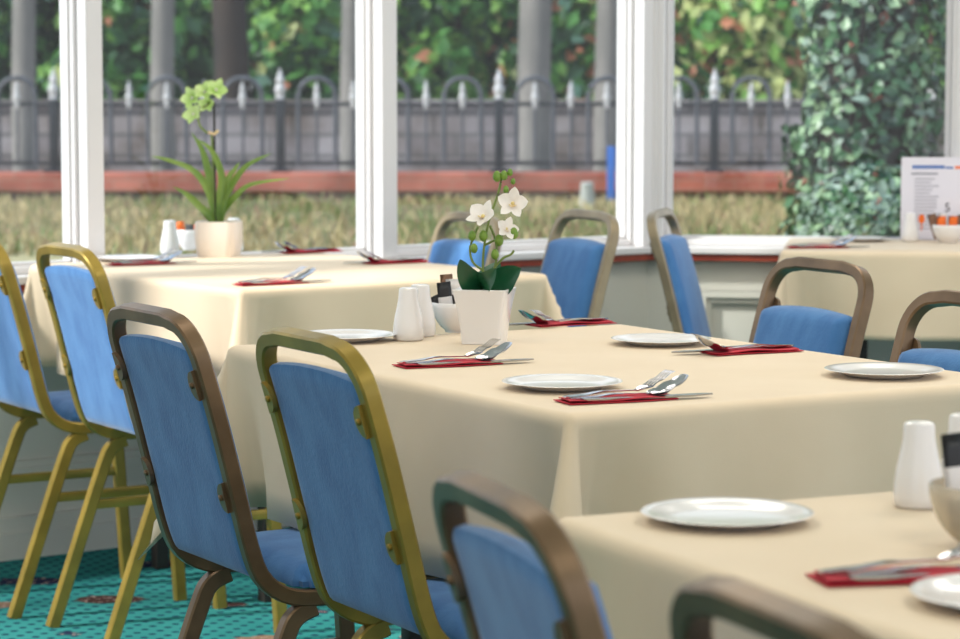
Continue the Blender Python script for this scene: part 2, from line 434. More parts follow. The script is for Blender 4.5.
T1 = make_table('dining table with cream cloth in front of the left windows', 'cream tablecloth beneath the tall green orchid pot by the left windows', at(242, 290), 36, .84, 1.03, .27, wallside=(0, 0, 0, 1), seed=3)
T2 = make_table('dining table in the middle holding the white orchid', 'cream tablecloth on the middle table beneath the white orchid', at(572, 414), 30.6, .80, 1.08, .285, seed=5)
T3 = make_table('nearest dining table, at the lower right corner', 'cream tablecloth on the nearest table, at lower right', at(568, 519), 25, .85, 1.2, vneg=True, seed=9)
T4 = make_table('dining table against the right window holding the menu sheet', 'cream tablecloth beneath the standing menu sheet by the right window', at(785, 251), -9, 1.0, .60, wallside=(0, 0, 0, 1), seed=12)

# ------------------------------------------------------------------ chairs
prof = catmull([(.225, 0, .436), (.10, 0, .433), (.0, 0, .430), (-.055, 0, .437), (-.095, 0, .464), (-.117, 0, .51), (-.145, 0, .62), (-.175, 0, .735), (-.213, 0, .863)], 14)
cum = [0.0]
for p, q in zip(prof, prof[1:]): cum.append(cum[-1] + (q - p).length)
TL = cum[-1]
def pf(t):
    t = min(max(t, 0), TL)
    for i in range(len(cum) - 1):
        if t <= cum[i + 1] + 1e-9:
            k = (t - cum[i]) / max(cum[i + 1] - cum[i], 1e-9)
            p = prof[i].lerp(prof[i + 1], k)
            j0 = max(i - 1, 0); j1 = min(i + 2, len(prof) - 1)
            tg = (prof[j1] - prof[j0]).normalized(); break
    n = Vector((tg.z, 0, -tg.x)); 
    return p, tg, n                         # n: forward / up on the seat rails
def t_at_z(z):
    for i in range(len(prof) - 1, 0, -1):
        if prof[i - 1].z <= z <= prof[i].z: return cum[i - 1] + (z - prof[i - 1].z) / (prof[i].z - prof[i - 1].z) * (cum[i] - cum[i - 1])
HW = .162
def make_chair(frame, gap=.062, label='', group=None):
    t = thing('banquet_chair', label, 'chair', group=group)
    R = .062
    yt = []                                 # (t, y) path
    n1 = 40
    for k in range(n1): yt.append(((TL - R) * k / n1, HW))
    for k in range(9):
        a = pi / 2 * k / 8; yt.append((TL - R + R * sin(a), HW - R + R * cos(a)))
    yt2 = [(a, -b) for a, b in yt[::-1]]
    yt = yt + [(TL + .004, HW - R - (HW - R) * k / 4) for k in range(1, 5)] + [(TL + .004, -(HW - R) * k / 4) for k in range(1, 4)] + yt2
    pts, A, B = [], [], []
    P3 = []
    for a, b in yt:
        p, tg, n = pf(a); q = Vector((p.x, b, p.z))
        if a > TL: q += tg * (a - TL)
        P3.append((q, n))
    for i, (q, n) in enumerate(P3):
        tg = (P3[min(i + 1, len(P3) - 1)][0] - P3[max(i - 1, 0)][0]).normalized()
        b = tg.cross(n).normalized(); a2 = b.cross(tg)
        pts.append(q); A.append(a2); B.append(b)
    bm = bmesh.new(); sweep_rect(bm, pts, A, B, .0128, .0115, .003); obj('back_frame', bm, frame, t)
    # padded back
    t0 = t_at_z(.470); t1 = TL - gap; nu, nv = 26, 22; hwp = HW - .0165
    front, rear = [], []
    for i in range(nu + 1):
        fr, rr = [], []
        for j in range(nv + 1):
            a = -1 + 2 * i / nu; b = -1 + 2 * j / nv
            a = (abs(a) ** .6) * (1 if a > 0 else -1); b = (abs(b) ** .6) * (1 if b > 0 else -1)
            tt = (t0 + t1) / 2 + a * (t1 - t0) / 2; p, tg, n = pf(tt)
            ww = hwp
            y = b * ww
            cr = .018                        # eased corners
            da = (1 - abs(a)) * (t1 - t0) / 2; db = (1 - abs(b)) * hwp
            ed = min(da, db)
            th = .026 * (1 - max(0, 1 - ed / .022) ** 2) + .012 * (1 - a * a) * (1 - b * b)
            q = Vector((p.x, y, p.z)) + n * .004
            sh = Vector((0, 0, 0))
            if a > 0:                       # crown line bows slightly
                q += tg * (.010 * (1 - b * b) - .008 * max(0, (abs(b) - .86) / .14) ** 2) * max(0, a) ** 6
            fr.append(q + n * th); rr.append(q - n * (.010 + .004 * (1 - max(0, 1 - ed / .01))))
        front.append(fr); rear.append(rr)
    bm = bmesh.new(); Vf = grid(bm, front); Vr = grid(bm, [r for r in rear])
    edge = lambda V: V[0] + [V[i][-1] for i in range(1, nu + 1)] + V[-1][::-1][1:] + [V[i][0] for i in range(nu - 1, 0, -1)]
    ef, er = edge(Vf), edge(Vr)
    for k in range(len(ef)): bm.faces.new((ef[k], ef[(k + 1) % len(ef)], er[(k + 1) % len(er)], er[k]))
    obj('back_cushion', bm, M['blue'], t, True, 60)
    # lugs that hold the pad
    for zz in (.775, .60):
        for s in (-1, 1):
            p, tg, n = pf(t_at_z(zz)); bm = bmesh.new()
            o_ = Vector((p.x, s * (HW - .004), p.z)) - n * .012
            seg = 12; outer = [Vector((0, -s * .024 * cos(a), 0)) + tg * (.024 * sin(a)) for a in [-pi / 2 + pi * k / seg for k in range(seg + 1)]]
            f0 = [bm.verts.new(o_ + q) for q in outer]; f1 = [bm.verts.new(o_ + q - n * .007) for q in outer]
            bm.faces.new(f0); bm.faces.new(f1[::-1])
            for k in range(seg + 1): bm.faces.new((f0[k], f0[(k + 1) % (seg + 1)], f1[(k + 1) % (seg + 1)], f1[k]))
            lathe(bm, [(.005, 0), (.005, .003), (.003, .004)], 10)
            for v in list(bm.verts)[-30:]:
                c = v.co.copy(); v.co = o_ - n * (.007 + c.z) + Vector((0, -s * .011, 0)) + Vector((0, 1, 0)) * c.x + tg * c.y
            obj('bracket', bm, frame, t)
    # seat cushion
    bm = bmesh.new(); nx, ny = 16, 16; top, bot = [], []
    for i in range(nx + 1):
        a = -1 + 2 * i / nx; a = (abs(a) ** .55) * (1 if a > 0 else -1); r1, r2 = [], []
        for j in range(ny + 1):
            b = -1 + 2 * j / ny; b = (abs(b) ** .55) * (1 if b > 0 else -1)
            x = .102 + .142 * a; y = .172 * b
            if abs(a) > .9 and abs(b) > .9: x -= .01 * (1 if a > 0 else -1); y -= .01 * (1 if b > 0 else -1)
            ed = min((1 - abs(a)) * .142, (1 - abs(b)) * .172)
            r1.append(Vector((x, y, .456 + .024 * (1 - max(0, 1 - ed / .03) ** 2) + .012 * (1 - a * a) * (1 - b * b)))); r2.append(Vector((x * .98 + .002, y * .98, .446)))
        top.append(r1); bot.append(r2)
    Vf = grid(bm, top); Vr = grid(bm, bot); nu = nx
    ef, er = edge(Vf), edge(Vr)
    for k in range(len(ef)): bm.faces.new((ef[k], ef[(k + 1) % len(ef)], er[(k + 1) % len(er)], er[k]))
    obj('seat', bm, M['blue'], t, True, 60)
    # bent legs
    for s in (-1, 1):
        y = s * (HW - .002)
        for path in ([(-.010, y, .416), (-.042, y, .402), (-.062, y, .365), (-.115, y, .22), (-.193, y, .0)], [(.185, y, .436), (.196, y, .405), (.202, y, .365), (.212, y, .22), (.226, y, .0)]):
            pts = catmull(path, 6); pts[-1].z = 0
            A, B = [], []
            for i in range(len(pts)):
                tg = (pts[min(i + 1, len(pts) - 1)] - pts[max(i - 1, 0)]).normalized()
                B.append(Vector((0, 1, 0))); A.append(Vector((0, 1, 0)).cross(tg))
            bm = bmesh.new(); sweep_rect(bm, pts, A, B, .0145, .0115, .003); obj('leg', bm, frame, t)
        bm = bmesh.new(); box(bm, -.098, .212, y - .006, y + .006, .262, .284, None, .002); obj('stretcher', bm, frame, t)
    return t
cp = {}
for nm, m, g in (('gold', M['gold'], .044), ('bronze', M['bronze'], .044), ('litbronze', M['litbronze'], .070), ('brownfar', M['bronze'], .092)):
    cp[nm] = [make_chair(m, g), False]
def place_chair(kind, top, face_deg, label, group, scale=1.0):
    """top: ground point under the middle of the top rail; face_deg: facing direction."""
    base, used = cp[kind]
    o = copy_tree(base) if used else base
    cp[kind][1] = True
    a = radians(face_deg); f = Vector((cos(a), sin(a), 0))
    loc = Vector((top.x, top.y, 0)) + f * .213 * scale
    o.location = loc; o.rotation_euler = (0, 0, a); o.scale = (scale,) * 3
    tag(o, label, 'chair', group)
    return o
GC = 'blue banquet chairs'
def shoulder(px, py, deg, side=1, off=.112, zt=.874):      # middle of a top rail from one shoulder seen in the photo
    p = at(px, py, zt); lat = Vector((-sin(radians(deg)), cos(radians(deg)), 0))
    return p - lat * off * side
c2 = shoulder(46, 244, 31)
v1 = T1['v']
place_chair('gold', c2 + v1 * .46, 31, 'gold-framed blue chair at the far left edge, nearest the left wall', GC)
place_chair('gold', c2, 31, 'gold-framed blue chair before the left windows, second chair from the left', GC)
c3 = shoulder(121, 304.5, 30)
place_chair('bronze', c3, 30, 'bronze-framed blue chair seen from behind, third chair from the left', GC)
c4 = shoulder(272.5, 329, 29)
place_chair('gold', c4, 29, 'gold-framed blue chair with a stained back, drawn up in front of the middle table', GC)
c5 = shoulder(454, 472, 18)
place_chair('bronze', c5, 18, 'dark bronze-framed blue chair seen from behind at the nearest table', GC)
c6 = shoulder(706, 578, 21)
place_chair('bronze', c6, 21, 'blue chair whose dark top rail rises at the bottom edge of the photo', GC)
q = T1['org'] + T1['u'] * (T1['Lu'] + .36) + T1['v'] * .785
place_chair('litbronze', q, 210, 'light blue chair behind the white orchid, against the window wall', GC, 1.0)
q = at(589, 214, .887); place_chair('litbronze', q, 205, 'blue chair between the white orchid and the corner window post', GC, 1.02)
q = at(660, 211, .874); place_chair('litbronze', q, -15, 'blue chair seen side-on beside the corner window post', GC)
q = at(823, 262, .874); place_chair('brownfar', q, 208, 'brown-framed blue chair facing us across the middle table', GC)
q = shoulder(934, 292, 210, -1, .112); place_chair('brownfar', q, 210, 'blue chair cut off by the right edge, behind the right-hand plate', GC)

# ------------------------------------------------------------------ crockery
def plate_bm(R=.09):
    bm = bmesh.new(); k = R / .09
    pr = [(.0001, .004), (.050, .004), (.056, .002), (.060, .002), (.064, .006), (.080, .0135), (.0885, .0165), (.090, .0175), (.0885, .0185), (.080, .0155), (.066, .0105), (.060, .0078), (.05, .0068), (.0001, .0066)]
    lathe(bm, [(r * k, z * k * .62) for r, z in pr], 64, cap0=False, cap1=False); bmesh.ops.remove_doubles(bm, verts=bm.verts, dist=.0004)
    return bm
plate0 = obj('side_plate', plate_bm(), M['china'], None, True, 60)
pfirst = True
ZC = TZ + .0022
def rest(p): return Vector((p.x, p.y, ZC))
def plate(px, py, label, s=1.0):
    global pfirst
    o = plate0 if pfirst else plate0.copy()
    if not pfirst: C.objects.link(o)
    pfirst = False
    o.location = rest(at(px, py, TZ + .011)); o.scale = (s,) * 3
    tag(o, label, 'plate', 'white side plates')
plate(562, 382, 'white side plate in front of the white orchid pot, middle table')
plate(661, 339, 'white side plate on the far edge of the middle table, before the side-on chair', .97)
plate(884, 370, 'white side plate at the right end of the middle table', 1.02)
plate(346, 335, 'white side plate left of the salt shakers on the middle table', 1.0)
plate(727, 513, 'whole white side plate left of the cutlery on the nearest table', .98)
plate(1016, 594, 'white plate cut off by the right edge on the nearest table')
plate(128, 257.5, 'white side plate at the left end of the window table with the green orchid')
plate(861, 238, 'white side plate on the far right table by the window', .97)

def shaker_bm():
    bm = bmesh.new(); lathe(bm, [(.0245, 0), (.0265, .002), (.0275, .012), (.0272, .024), (.0245, .042), (.0205, .060), (.0178, .075), (.0170, .088), (.0160, .0915), (.012, .0932), (.004, .094)], 40)
    return bm
sh0 = obj('salt_shaker', shaker_bm(), M['china'], None, True, 50); sf = True
def shaker(px, py, label, name='salt_shaker', s=1.0):
    global sf
    o = sh0 if sf else sh0.copy()
    if not sf: C.objects.link(o)
    sf = False
    o.name = name; o.location = rest(at(px, py)); o.scale = (s,) * 3
    tag(o, label, 'shaker', 'white china shakers')
shaker(408.5, 341, 'white china shaker, front one of the pair on the middle table')
shaker(420.5, 337, 'white china shaker behind its twin, next to the sachet bowl')
shaker(918, 508, 'blurred white shaker standing on the nearest table', s=.97)
shaker(963, 498, 'white shaker cut off at the right edge of the nearest table', s=.97)
shaker(170, 254, 'white shaker left of the green orchid pot', s=.96)
shaker(234, 251, 'white shaker half hidden behind the green orchid pot', s=.96)
shaker(910, 242, 'white shaker in front of the standing menu sheet', s=.9)

# ------------------------------------------------------------------ cutlery and napkins
def ribbon(bm, st, th=.0016, nseg=6, dish=0):
    # st: (x, yc, halfwidth, z, dish)
    top, bot = [], []
    for x, yc, w, z, d in st:
        top.append([Vector((x, yc + w * (-1 + 2 * k / nseg), z + d * ((-1 + 2 * k / nseg) ** 2 - 1))) for k in range(nseg + 1)])
        bot.append([Vector((x, yc + w * (-1 + 2 * k / nseg) * .96, z - th + d * ((-1 + 2 * k / nseg) ** 2 - 1))) for k in range(nseg + 1)])
    Vt = grid(bm, top); Vb = grid(bm, bot); n = len(st) - 1
    ed = lambda V: V[0] + [V[i][-1] for i in range(1, n + 1)] + V[-1][::-1][1:] + [V[i][0] for i in range(n - 1, 0, -1)]
    a, b = ed(Vt), ed(Vb)
    for k in range(len(a)): bm.faces.new((a[k], a[(k + 1) % len(a)], b[(k + 1) % len(b)], b[k]))
def interp(tab, x):
    for (x0, v0), (x1, v1_) in zip(tab, tab[1:]):
        if x <= x1:
            k = (x - x0) / (x1 - x0); k = k * k * (3 - 2 * k); return v0 + (v1_ - v0) * k
    return tab[-1][1]
HZ = [(0, .0022), (.03, .003), (.07, .0060), (.105, .0045), (.125, .0038), (.145, .0075), (.165, .0165), (.19, .028)]
def handle_st(L=.125, n=16):
    hw = [(0, .0045), (.004, .0075), (.02, .0078), (.07, .0045), (.11, .0028), (.125, .003)]
    return [(L * k / n, 0, interp(hw, L * k / n), interp(HZ, L * k / n), 0) for k in range(n + 1)]
def fork_mesh():
    bm = bmesh.new(); st = handle_st()
    pw = [(.125, .003), (.135, .0085), (.145, .0115), (.152, .0118)]
    for x in (.130, .134, .139, .145, .149, .152): st.append((x, 0, interp(pw, x), interp(HZ, x), .002))
    ribbon(bm, st)
    for k in range(4):
        yc = -.0093 + k * .0062; b = []
        for i in range(8):
            x = .151 + .039 * i / 7; b.append((x, yc, .0015 - .0007 * i / 7, interp(HZ, x), 0))
        ribbon(bm, b, .0015, 2)
    return bm
def spoon_mesh():
    bm = bmesh.new(); st = handle_st()
    for i in range(1, 15):
        a = pi * i / 14; x = .125 + .031 * (1 - cos(a)); w = .0195 * sin(a) ** .75 + .0012
        st.append((x, 0, w, interp(HZ, x), .0065 * sin(a)))
    ribbon(bm, st, .0012, 10)
    return bm
def knife_mesh():
    bm = bmesh.new(); st = []
    hw = [(0, .004), (.004, .0072), (.03, .0078), (.085, .0062), (.098, .0045), (.104, .0075), (.13, .0092), (.17, .0092), (.195, .0065), (.208, .0015)]
    for k in range(34):
        x = .208 * k / 33; st.append((x, 0, interp(hw, x), .006 - .002 * min(1, x / .1), 0))
    ribbon(bm, st, .0024, 4)
    return bm
def napkin_mesh(seed):
    r = random.Random(seed); bm = bmesh.new(); ph = r.uniform(0, 6); L, W = .172, .030
    for lay, (sk, zo) in enumerate(((0, .0008), (.004, .0030))):
        P, Q = [], []
        for i in range(25):
            a = i / 24; row, row2 = [], []
            for j in range(9):
                b = j / 8; x = a * L + .010 * (b - .5) * (1 if lay else .3) + sk * (1 - a); y = (b - .5) * 2 * W * (1 - .08 * lay) + .004 * sin(a * 5 + ph)
                z = zo + .0012 * (1 + sin(a * 9 + ph + b * 2)) * (1 if lay else 0)
                row.append(Vector((x, y, z + .0012))); row2.append(Vector((x, y, z)))
            P.append(row); Q.append(row2)
        Vt = grid(bm, P); Vb = grid(bm, Q); n = 24
        ed = lambda V: V[0] + [V[i][-1] for i in range(1, n + 1)] + V[-1][::-1][1:] + [V[i][0] for i in range(n - 1, 0, -1)]
        a, b = ed(Vt), ed(Vb)
        for k in range(len(a)): bm.faces.new((a[k], a[(k + 1) % len(a)], b[(k + 1) % len(b)], b[k]))
    return bm
fork0 = obj('fork', fork_mesh(), M['steel']); spoon0 = obj('spoon', spoon_mesh(), M['steel']); knife0 = obj('table_knife', knife_mesh(), M['steeldark']); nap0 = obj('napkin', napkin_mesh(3), M['napkin'], None, True, 70)
cut_used = False
def setting(p, deg, place, fk=(.004, .004, 9), sp=(.010, -.004, 0), kn=(.022, -.018, -1), s=1.0):
    """p: handle end of the napkin; deg: direction in which the tines point."""
    global cut_used
    a = radians(deg)
    def put(o0, dx, dy, dz, rot, label, cat, group):
        o = o0.copy() if cut_used else o0
        if cut_used: C.objects.link(o)
        d = Vector((cos(a) * dx - sin(a) * dy, sin(a) * dx + cos(a) * dy, dz)) * s
        o.location = rest(p) + d; o.rotation_euler = (0, 0, a + radians(rot)); o.scale = (s,) * 3
        tag(o, label, cat, group)
    put(nap0, 0, 0, 0, 0, 'folded red napkin ' + place, 'napkin', 'folded red napkins')
    put(knife0, kn[0], kn[1], .0018, kn[2], 'steel knife on the red napkin ' + place, 'knife', 'table knives')
    put(fork0, fk[0], fk[1], .0072, fk[2], 'steel fork on the red napkin ' + place, 'fork', 'forks')
    put(spoon0, sp[0], sp[1], .0052, sp[2], 'steel spoon on the red napkin ' + place, 'spoon', 'spoons')
    cut_used = True
def pts_deg(p, q): return math.degrees(atan2(q.y - p.y, q.x - p.x))
a2 = math.degrees(T2['ang']); a1 = 36
setting(at(563, 405), 25, 'at the near corner of the middle table')
setting(at(400, 369), 27, 'in front of the shakers on the middle table')
setting(at(793, 351), 208, 'between two plates on the middle table', fk=(.004, .006, -6), sp=(.012, -.004, 4))
setting(at(607, 323.5), 213, 'behind the orchid pot on the middle table')
setting(at(238, 286.5), 33, 'at the near corner of the window table')
setting(at(110, 266.5), 31, 'by the plate at the left of the window table')
setting(at(338, 252), 215, 'right of the green orchid pot at the window edge')
setting(at(424, 262.5), 214, 'at the right corner of the window table')
setting(at(818, 585), 15, 'in front of the shaker on the nearest table', sp=(.03, .0, -3))
setting(at(788, 249), 8, 'before the plate on the far right table')

# ------------------------------------------------------------------ pots, flowers, bowls
def square_pot(bm, H, w0, w1, th=.004, rnd=.006, bow=0.0):
    def ring(h, z, r):
        out = []
        for k in range(4):
            cx = (h - r) * (1, -1, -1, 1)[k]; cy = (h - r) * (1, 1, -1, -1)[k]
            for i in range(5):
                a = pi / 2 * k + pi / 2 * i / 4; out.append((cx + r * cos(a), cy + r * sin(a), z))
        return out
    rows = []
    for k in range(9):
        f = k / 8; rows.append(ring(w0 + (w1 - w0) * f + bow * sin(pi * f), H * f, rnd))
    rows.append(ring(w1 - th * .5, H + .001, rnd)); rows.append(ring(w1 - th, H - .001, rnd * .8))
    rows.append(ring(w1 - th - .003, H - .012, rnd * .8))
    V = [[bm.verts.new(p) for p in r] for r in rows]; n = len(V[0])
    for a, b in zip(V, V[1:]):
        for k in range(n): bm.faces.new((a[k], a[(k + 1) % n], b[(k + 1) % n], b[k]))
    bm.faces.new(V[0][::-1]); bm.faces.new(V[-1])
def petal(bm, c, d, n, L, W, cup=.25, ruff=0):
    d = d.normalized(); n = (n - d * n.dot(d)).normalized(); s = d.cross(n); P = []
    for i in range(9):
        a = i / 8; w = W * (sin(pi * min(a * .93 + .07, 1)) ** .75) ; row = []
        for j in range(7):
            b = -1 + j / 3; row.append(c + d * (L * a) + s * (w * b) + n * (cup * L * (a * a * .6 - .25 * a) + cup * w * b * b * .6 + ruff * sin(b * 5 + a * 6)))
        P.append(row)
    grid(bm, P)
def leaf_strap(bm, path, W, up=Vector((0, 0, 1)), fold=.25, tip=.0):
    pts = catmull(path, 6); P = []
    n = len(pts) - 1
    for i, p in enumerate(pts):
        t = (pts[min(i + 1, n)] - pts[max(i - 1, 0)]).normalized(); s = t.cross(up)
        if s.length < .05: s = Vector((1, 0, 0))
        s.normalize(); nn = s.cross(t); f = i / n
        w = W * (.35 + .65 * min(1, f * 3)) * max(.02, (1 - f ** 3))
        P.append([p + s * (w * b) + nn * (fold * w * abs(b)) for b in (-1, -.5, 0, .5, 1)])
    grid(bm, P)

# white orchid on the middle table: pot seen from its corner, face parallel to the camera
pb = at(484.5, 344); sc = pb.y / FPX                  # metres per photo pixel there
orchid = thing('potted_orchid', 'white orchid with dark green leaves in a white square pot', 'plant', rest(pb), radians(-14))
bm = bmesh.new(); square_pot(bm, .095, .034, .0475, bow=-.002); obj('pot', bm, M['china'], orchid, True, 50)
bm = bmesh.new(); box(bm, -.04, .04, -.04, .04, .075, .083, None, .002); obj('soil', bm, M['soil'], orchid)
def OL(px, py, dy=0.0):                                # local point for a photo pixel in the plant's own plane
    w = Vector(((px - 480) * (pb.y + dy) / FPX, pb.y + dy, HCAM - (py - HOR) * (pb.y + dy) / FPX))
    v = w - rest(pb); c, s = cos(radians(14)), sin(radians(14))
    return Vector((c * v.x - s * v.y, s * v.x + c * v.y, v.z))
for path, W in (([OL(484, 290), OL(474, 283, -.02), OL(466, 272, -.035), OL(460, 259, -.045)], .024),
                ([OL(486, 290), OL(500, 284, -.01), OL(511, 275, -.02), OL(521, 268, -.03)], .028),
                ([OL(484, 291), OL(486, 282, .02), OL(492, 272, .04), OL(500, 262, .055)], .022),
                ([OL(482, 291), OL(484, 285, -.03), OL(489, 278, -.05), OL(496, 268, -.06)], .022)):
    bm = bmesh.new(); leaf_strap(bm, path, W, Vector((0, -1, .25)), .3); obj('leaf', bm, M['leafdark'], orchid, True, 180)
for path in ([(484, 288), (483, 262), (485, 240), (489, 220), (494, 205), (499, 190), (502, 178), (509, 172)],
             [(487, 288), (494, 270), (497, 252), (495, 238), (490, 225)], [(483, 270), (473, 262), (470, 248), (474, 236), (478, 226)],
             [(494, 268), (503, 258), (511, 254), (514, 250)], [(484, 245), (494, 240), (503, 235)]):
    bm = bmesh.new(); tube(bm, catmull([OL(x, y) for x, y in path], 5), .0022, 7); obj('stem', bm, M['stem'], orchid)
for x, y, r in ((472, 235.5, 4.2), (483.5, 235.5, 4.6), (474, 248, 4), (495, 254, 4.3), (499, 240, 4.8), (514, 233, 4.8), (497, 176, 4.5), (504, 175, 4), (510, 172, 3), (513, 181, 2.6), (506, 189, 3)):
    bm = bmesh.new(); r_ = r * sc
    lathe(bm, [(r_ * .35, -r_ * 1.2), (r_ * .85, -r_ * .7), (r_, 0), (r_ * .8, r_ * .75), (r_ * .3, r_ * 1.25)], 12)
    for v in bm.verts: v.co += OL(x, y, -.006)
    obj('bud', bm, M['bud'], orchid)
def flower(parent, c, n, up, R, mp, mc, wide=1.0):
    bm = bmesh.new(); n = n.normalized(); up = (up - n * up.dot(n)).normalized(); sd = up.cross(n)
    for k, (a, L, W) in enumerate(((0, 1.05, .33), (76, 1.0, .36 * wide), (-76, 1.0, .36 * wide), (142, 1.0, .30), (-142, 1.0, .30))):
        d = up * cos(radians(a)) + sd * sin(radians(a)); petal(bm, c + n * (.001 * k), d + n * .3, n, R * L, R * W, .38)
    f = obj('flower', bm, mp, parent, True, 180)
    bm = bmesh.new(); petal(bm, c, -up * .7 + n * .9, n, R * .5, R * .22, .5)
    tube(bm, [c - n * .001, c + n * R * .16, c + n * R * .24 + up * R * .05], [R * .11, R * .12, R * .06], 8)
    obj('flower_core', bm, mc, f, True, 180)
V3 = Vector
flower(orchid, OL(484, 217, -.012), V3((-.25, -.75, .55)), V3((.3, 0, 1)), .031, M['petal'], M['petalcore'], 1.25)
flower(orchid, OL(513, 203, -.012), V3((.15, -1, .1)), V3((.15, 0, 1)), .030, M['petal'], M['petalcore'], 1.2)
flower(orchid, OL(506, 229, -.006), V3((.5, -.8, .25)), V3((.4, 0, 1)), .023, M['petal'], M['petalcore'], 1.1)

# green orchid on the window table
pb2 = at(219, 257); sc2 = pb2.y / FPX
go = thing('potted_orchid', 'tall green orchid with strap leaves in a cream pot by the window', 'plant', rest(pb2), radians(-10))
bm = bmesh.new(); square_pot(bm, .093, .050, .055, rnd=.022, bow=.004); obj('pot', bm, M['chinawarm'], go, True, 50)
bm = bmesh.new(); box(bm, -.04, .04, -.04, .04, .074, .081, None, .002); obj('soil', bm, M['soil'], go)
def GL(px, py, dy=0.0):
    w = Vector(((px - 480) * (pb2.y + dy) / FPX, pb2.y + dy, HCAM - (py - HOR) * (pb2.y + dy) / FPX))
    v = w - rest(pb2); c, s = cos(radians(10)), sin(radians(10))
    return Vector((c * v.x - s * v.y, s * v.x + c * v.y, v.z))
for path, W in (([(214, 226), (211, 200), (204, 182), (190, 168), (166, 159), (152, 156)], .010), ([(216, 226), (210, 215), (198, 205), (186, 194), (176, 188)], .010),
                ([(216, 226), (214, 200), (209, 172), (203, 150), (192, 132)], .012), ([(217, 226), (220, 200), (222, 175), (212, 150), (196, 138)], .011),
                ([(218, 226), (223, 205), (232, 185), (248, 165), (272, 153)], .012), ([(219, 226), (226, 208), (236, 196), (252, 184), (290, 178)], .010),
                ([(218, 226), (224, 200), (228, 180), (236, 168), (240, 162)], .010), ([(213, 226), (205, 212), (190, 196), (173, 186)], .009), ([(221, 226), (223, 212), (226, 200), (233, 186)], .009)):
    k = random.uniform(-.03, .03); bm = bmesh.new()
    leaf_strap(bm, [GL(x, y, k * i / 4) for i, (x, y) in enumerate(path)], W, Vector((0, -1, .5)), .3); obj('leaf', bm, M['leafgrass'], go, True, 180)
bm = bmesh.new(); tube(bm, [GL(216, 226), GL(215, 165), GL(215, 102)], .0032, 8); obj('support_stick', bm, M['black'], go)
bm = bmesh.new(); tube(bm, catmull([GL(214, 226), GL(213.5, 170), GL(212, 135), GL(207, 132), GL(200, 124), GL(200, 112), GL(208, 105), GL(212, 100)], 6), .003, 8); obj('stem', bm, M['stem'], go)
bm = bmesh.new(); tube(bm, [GL(209, 132, -.004), GL(215, 134, -.006), GL(219, 130, -.004)], .004, 8); obj('plant_tie', bm, M['petalcore'], go)
for (x, y, R, n, up) in ((194, 98, .034, V3((-.3, -1, .15)), V3((-.5, 0, 1))), (206, 92, .030, V3((.1, -1, .3)), V3((.2, 0, 1))), (217, 90, .033, V3((.45, -.9, .3)), V3((.5, 0, 1))), (195, 114, .032, V3((-.25, -1, .2)), V3((-.6, 0, 1))), (208, 104, .026, V3((0, -1, 0)), V3((0, 0, 1)))):
    flower(go, GL(x, y, random.uniform(-.02, .01)), n, up, R, M['petalgreen'], M['petal'], 1.2)

def bowl_bm(R, H, foot=.5):
    bm = bmesh.new()
    pr = [(.0001, .0), (R * foot, 0), (R * foot * 1.05, .004)]
    for k in range(1, 9):
        a = k / 8; pr.append((R * (foot + (1 - foot) * sin(a * pi / 2) ** .9), .004 + (H - .004) * a ** 1.3))
    pr += [(R - .0015, H + .0012), (R - .003, H)]
    for k in range(8, 0, -1):
        a = k / 8; pr.append(((R - .003) * (foot * .9 + (1 - foot * .9) * sin(a * pi / 2) ** .9), .007 + (H - .009) * a ** 1.3))
    pr.append((.0001, .007)); lathe(bm, pr, 40, cap0=False, cap1=False); bmesh.ops.remove_doubles(bm, verts=bm.verts, dist=.0003)
    return bm
def bowl(p, R, H, label, m=M['china'], foot=.5):
    o = obj('bowl', bowl_bm(R, H, foot), m, None, True, 60); o.location = rest(p); tag(o, label, 'bowl', 'small sachet bowls'); return o
def sachet(c, w, h, lean, rz, m, label, name='sachet', stripe=None):
    bm = bmesh.new(); P = []
    for sgn in (1, -1):
        rows = []
        for i in range(7):
            a = i / 6; rows.append([Vector(((b / 4 - .5) * w, sgn * .0028 * sin(pi * a) * sin(pi * b / 4) , a * h)) for b in range(5)])
        P.append(grid(bm, rows))
    n = 6
    ed = lambda V: V[0] + [V[i][-1] for i in range(1, n + 1)] + V[-1][::-1][1:] + [V[i][0] for i in range(n - 1, 0, -1)]
    bmesh.ops.remove_doubles(bm, verts=bm.verts, dist=.0002)
    mats = [m]
    if stripe:
        mats.append(stripe)
        for f in bm.faces:
            if .3 * h < f.calc_center_median().z < .68 * h: f.material_index = 1
    o = obj(name, bm, mats, None, True, 180)
    o.location = c; o.rotation_euler = (lean[0], lean[1], rz)
    tag(o, label, 'sachet', 'sugar and coffee sachets'); return o
bp = at(459, 333)
bowl(bp, .050, .054, 'white bowl of sachets between the shakers and the orchid pot')
z0 = ZC + .012
for dx, dy, w, h, lx, ly, rz, m, st, lb in (
    (-.020, -.012, .026, .082, .10, -.12, .2, 'sachetblack', 'sachetwhite', 'black sachet with a white band at the front of the bowl by the orchid'),
    (-.006, -.006, .028, .086, .02, -.05, -.1, 'sachetwhite', 'sachetblack', 'white sachet with a black band standing in the bowl by the orchid'),
    (-.016, .012, .024, .093, -.12, -.05, .3, 'sachetbrown', None, 'plain brown sachet at the back of the bowl by the orchid'),
    (.006, .012, .024, .096, -.05, .12, -.3, 'sachetbrown', 'sachetwhite', 'brown sachet with a white band in the bowl by the orchid'),
    (-.020, .0, .020, .060, 0, -.45, .1, 'sachetblack', None, 'black sachet leaning over the left rim of the bowl by the orchid'),
    (.018, .0, .024, .080, 0, .18, .2, 'sachetblack', None, 'plain black sachet on the pot side of the bowl by the orchid')):
    sachet(Vector((bp.x + dx, bp.y + dy, z0)), w, h, (lx, ly), rz, M[m], lb, stripe=M[st] if st else None)
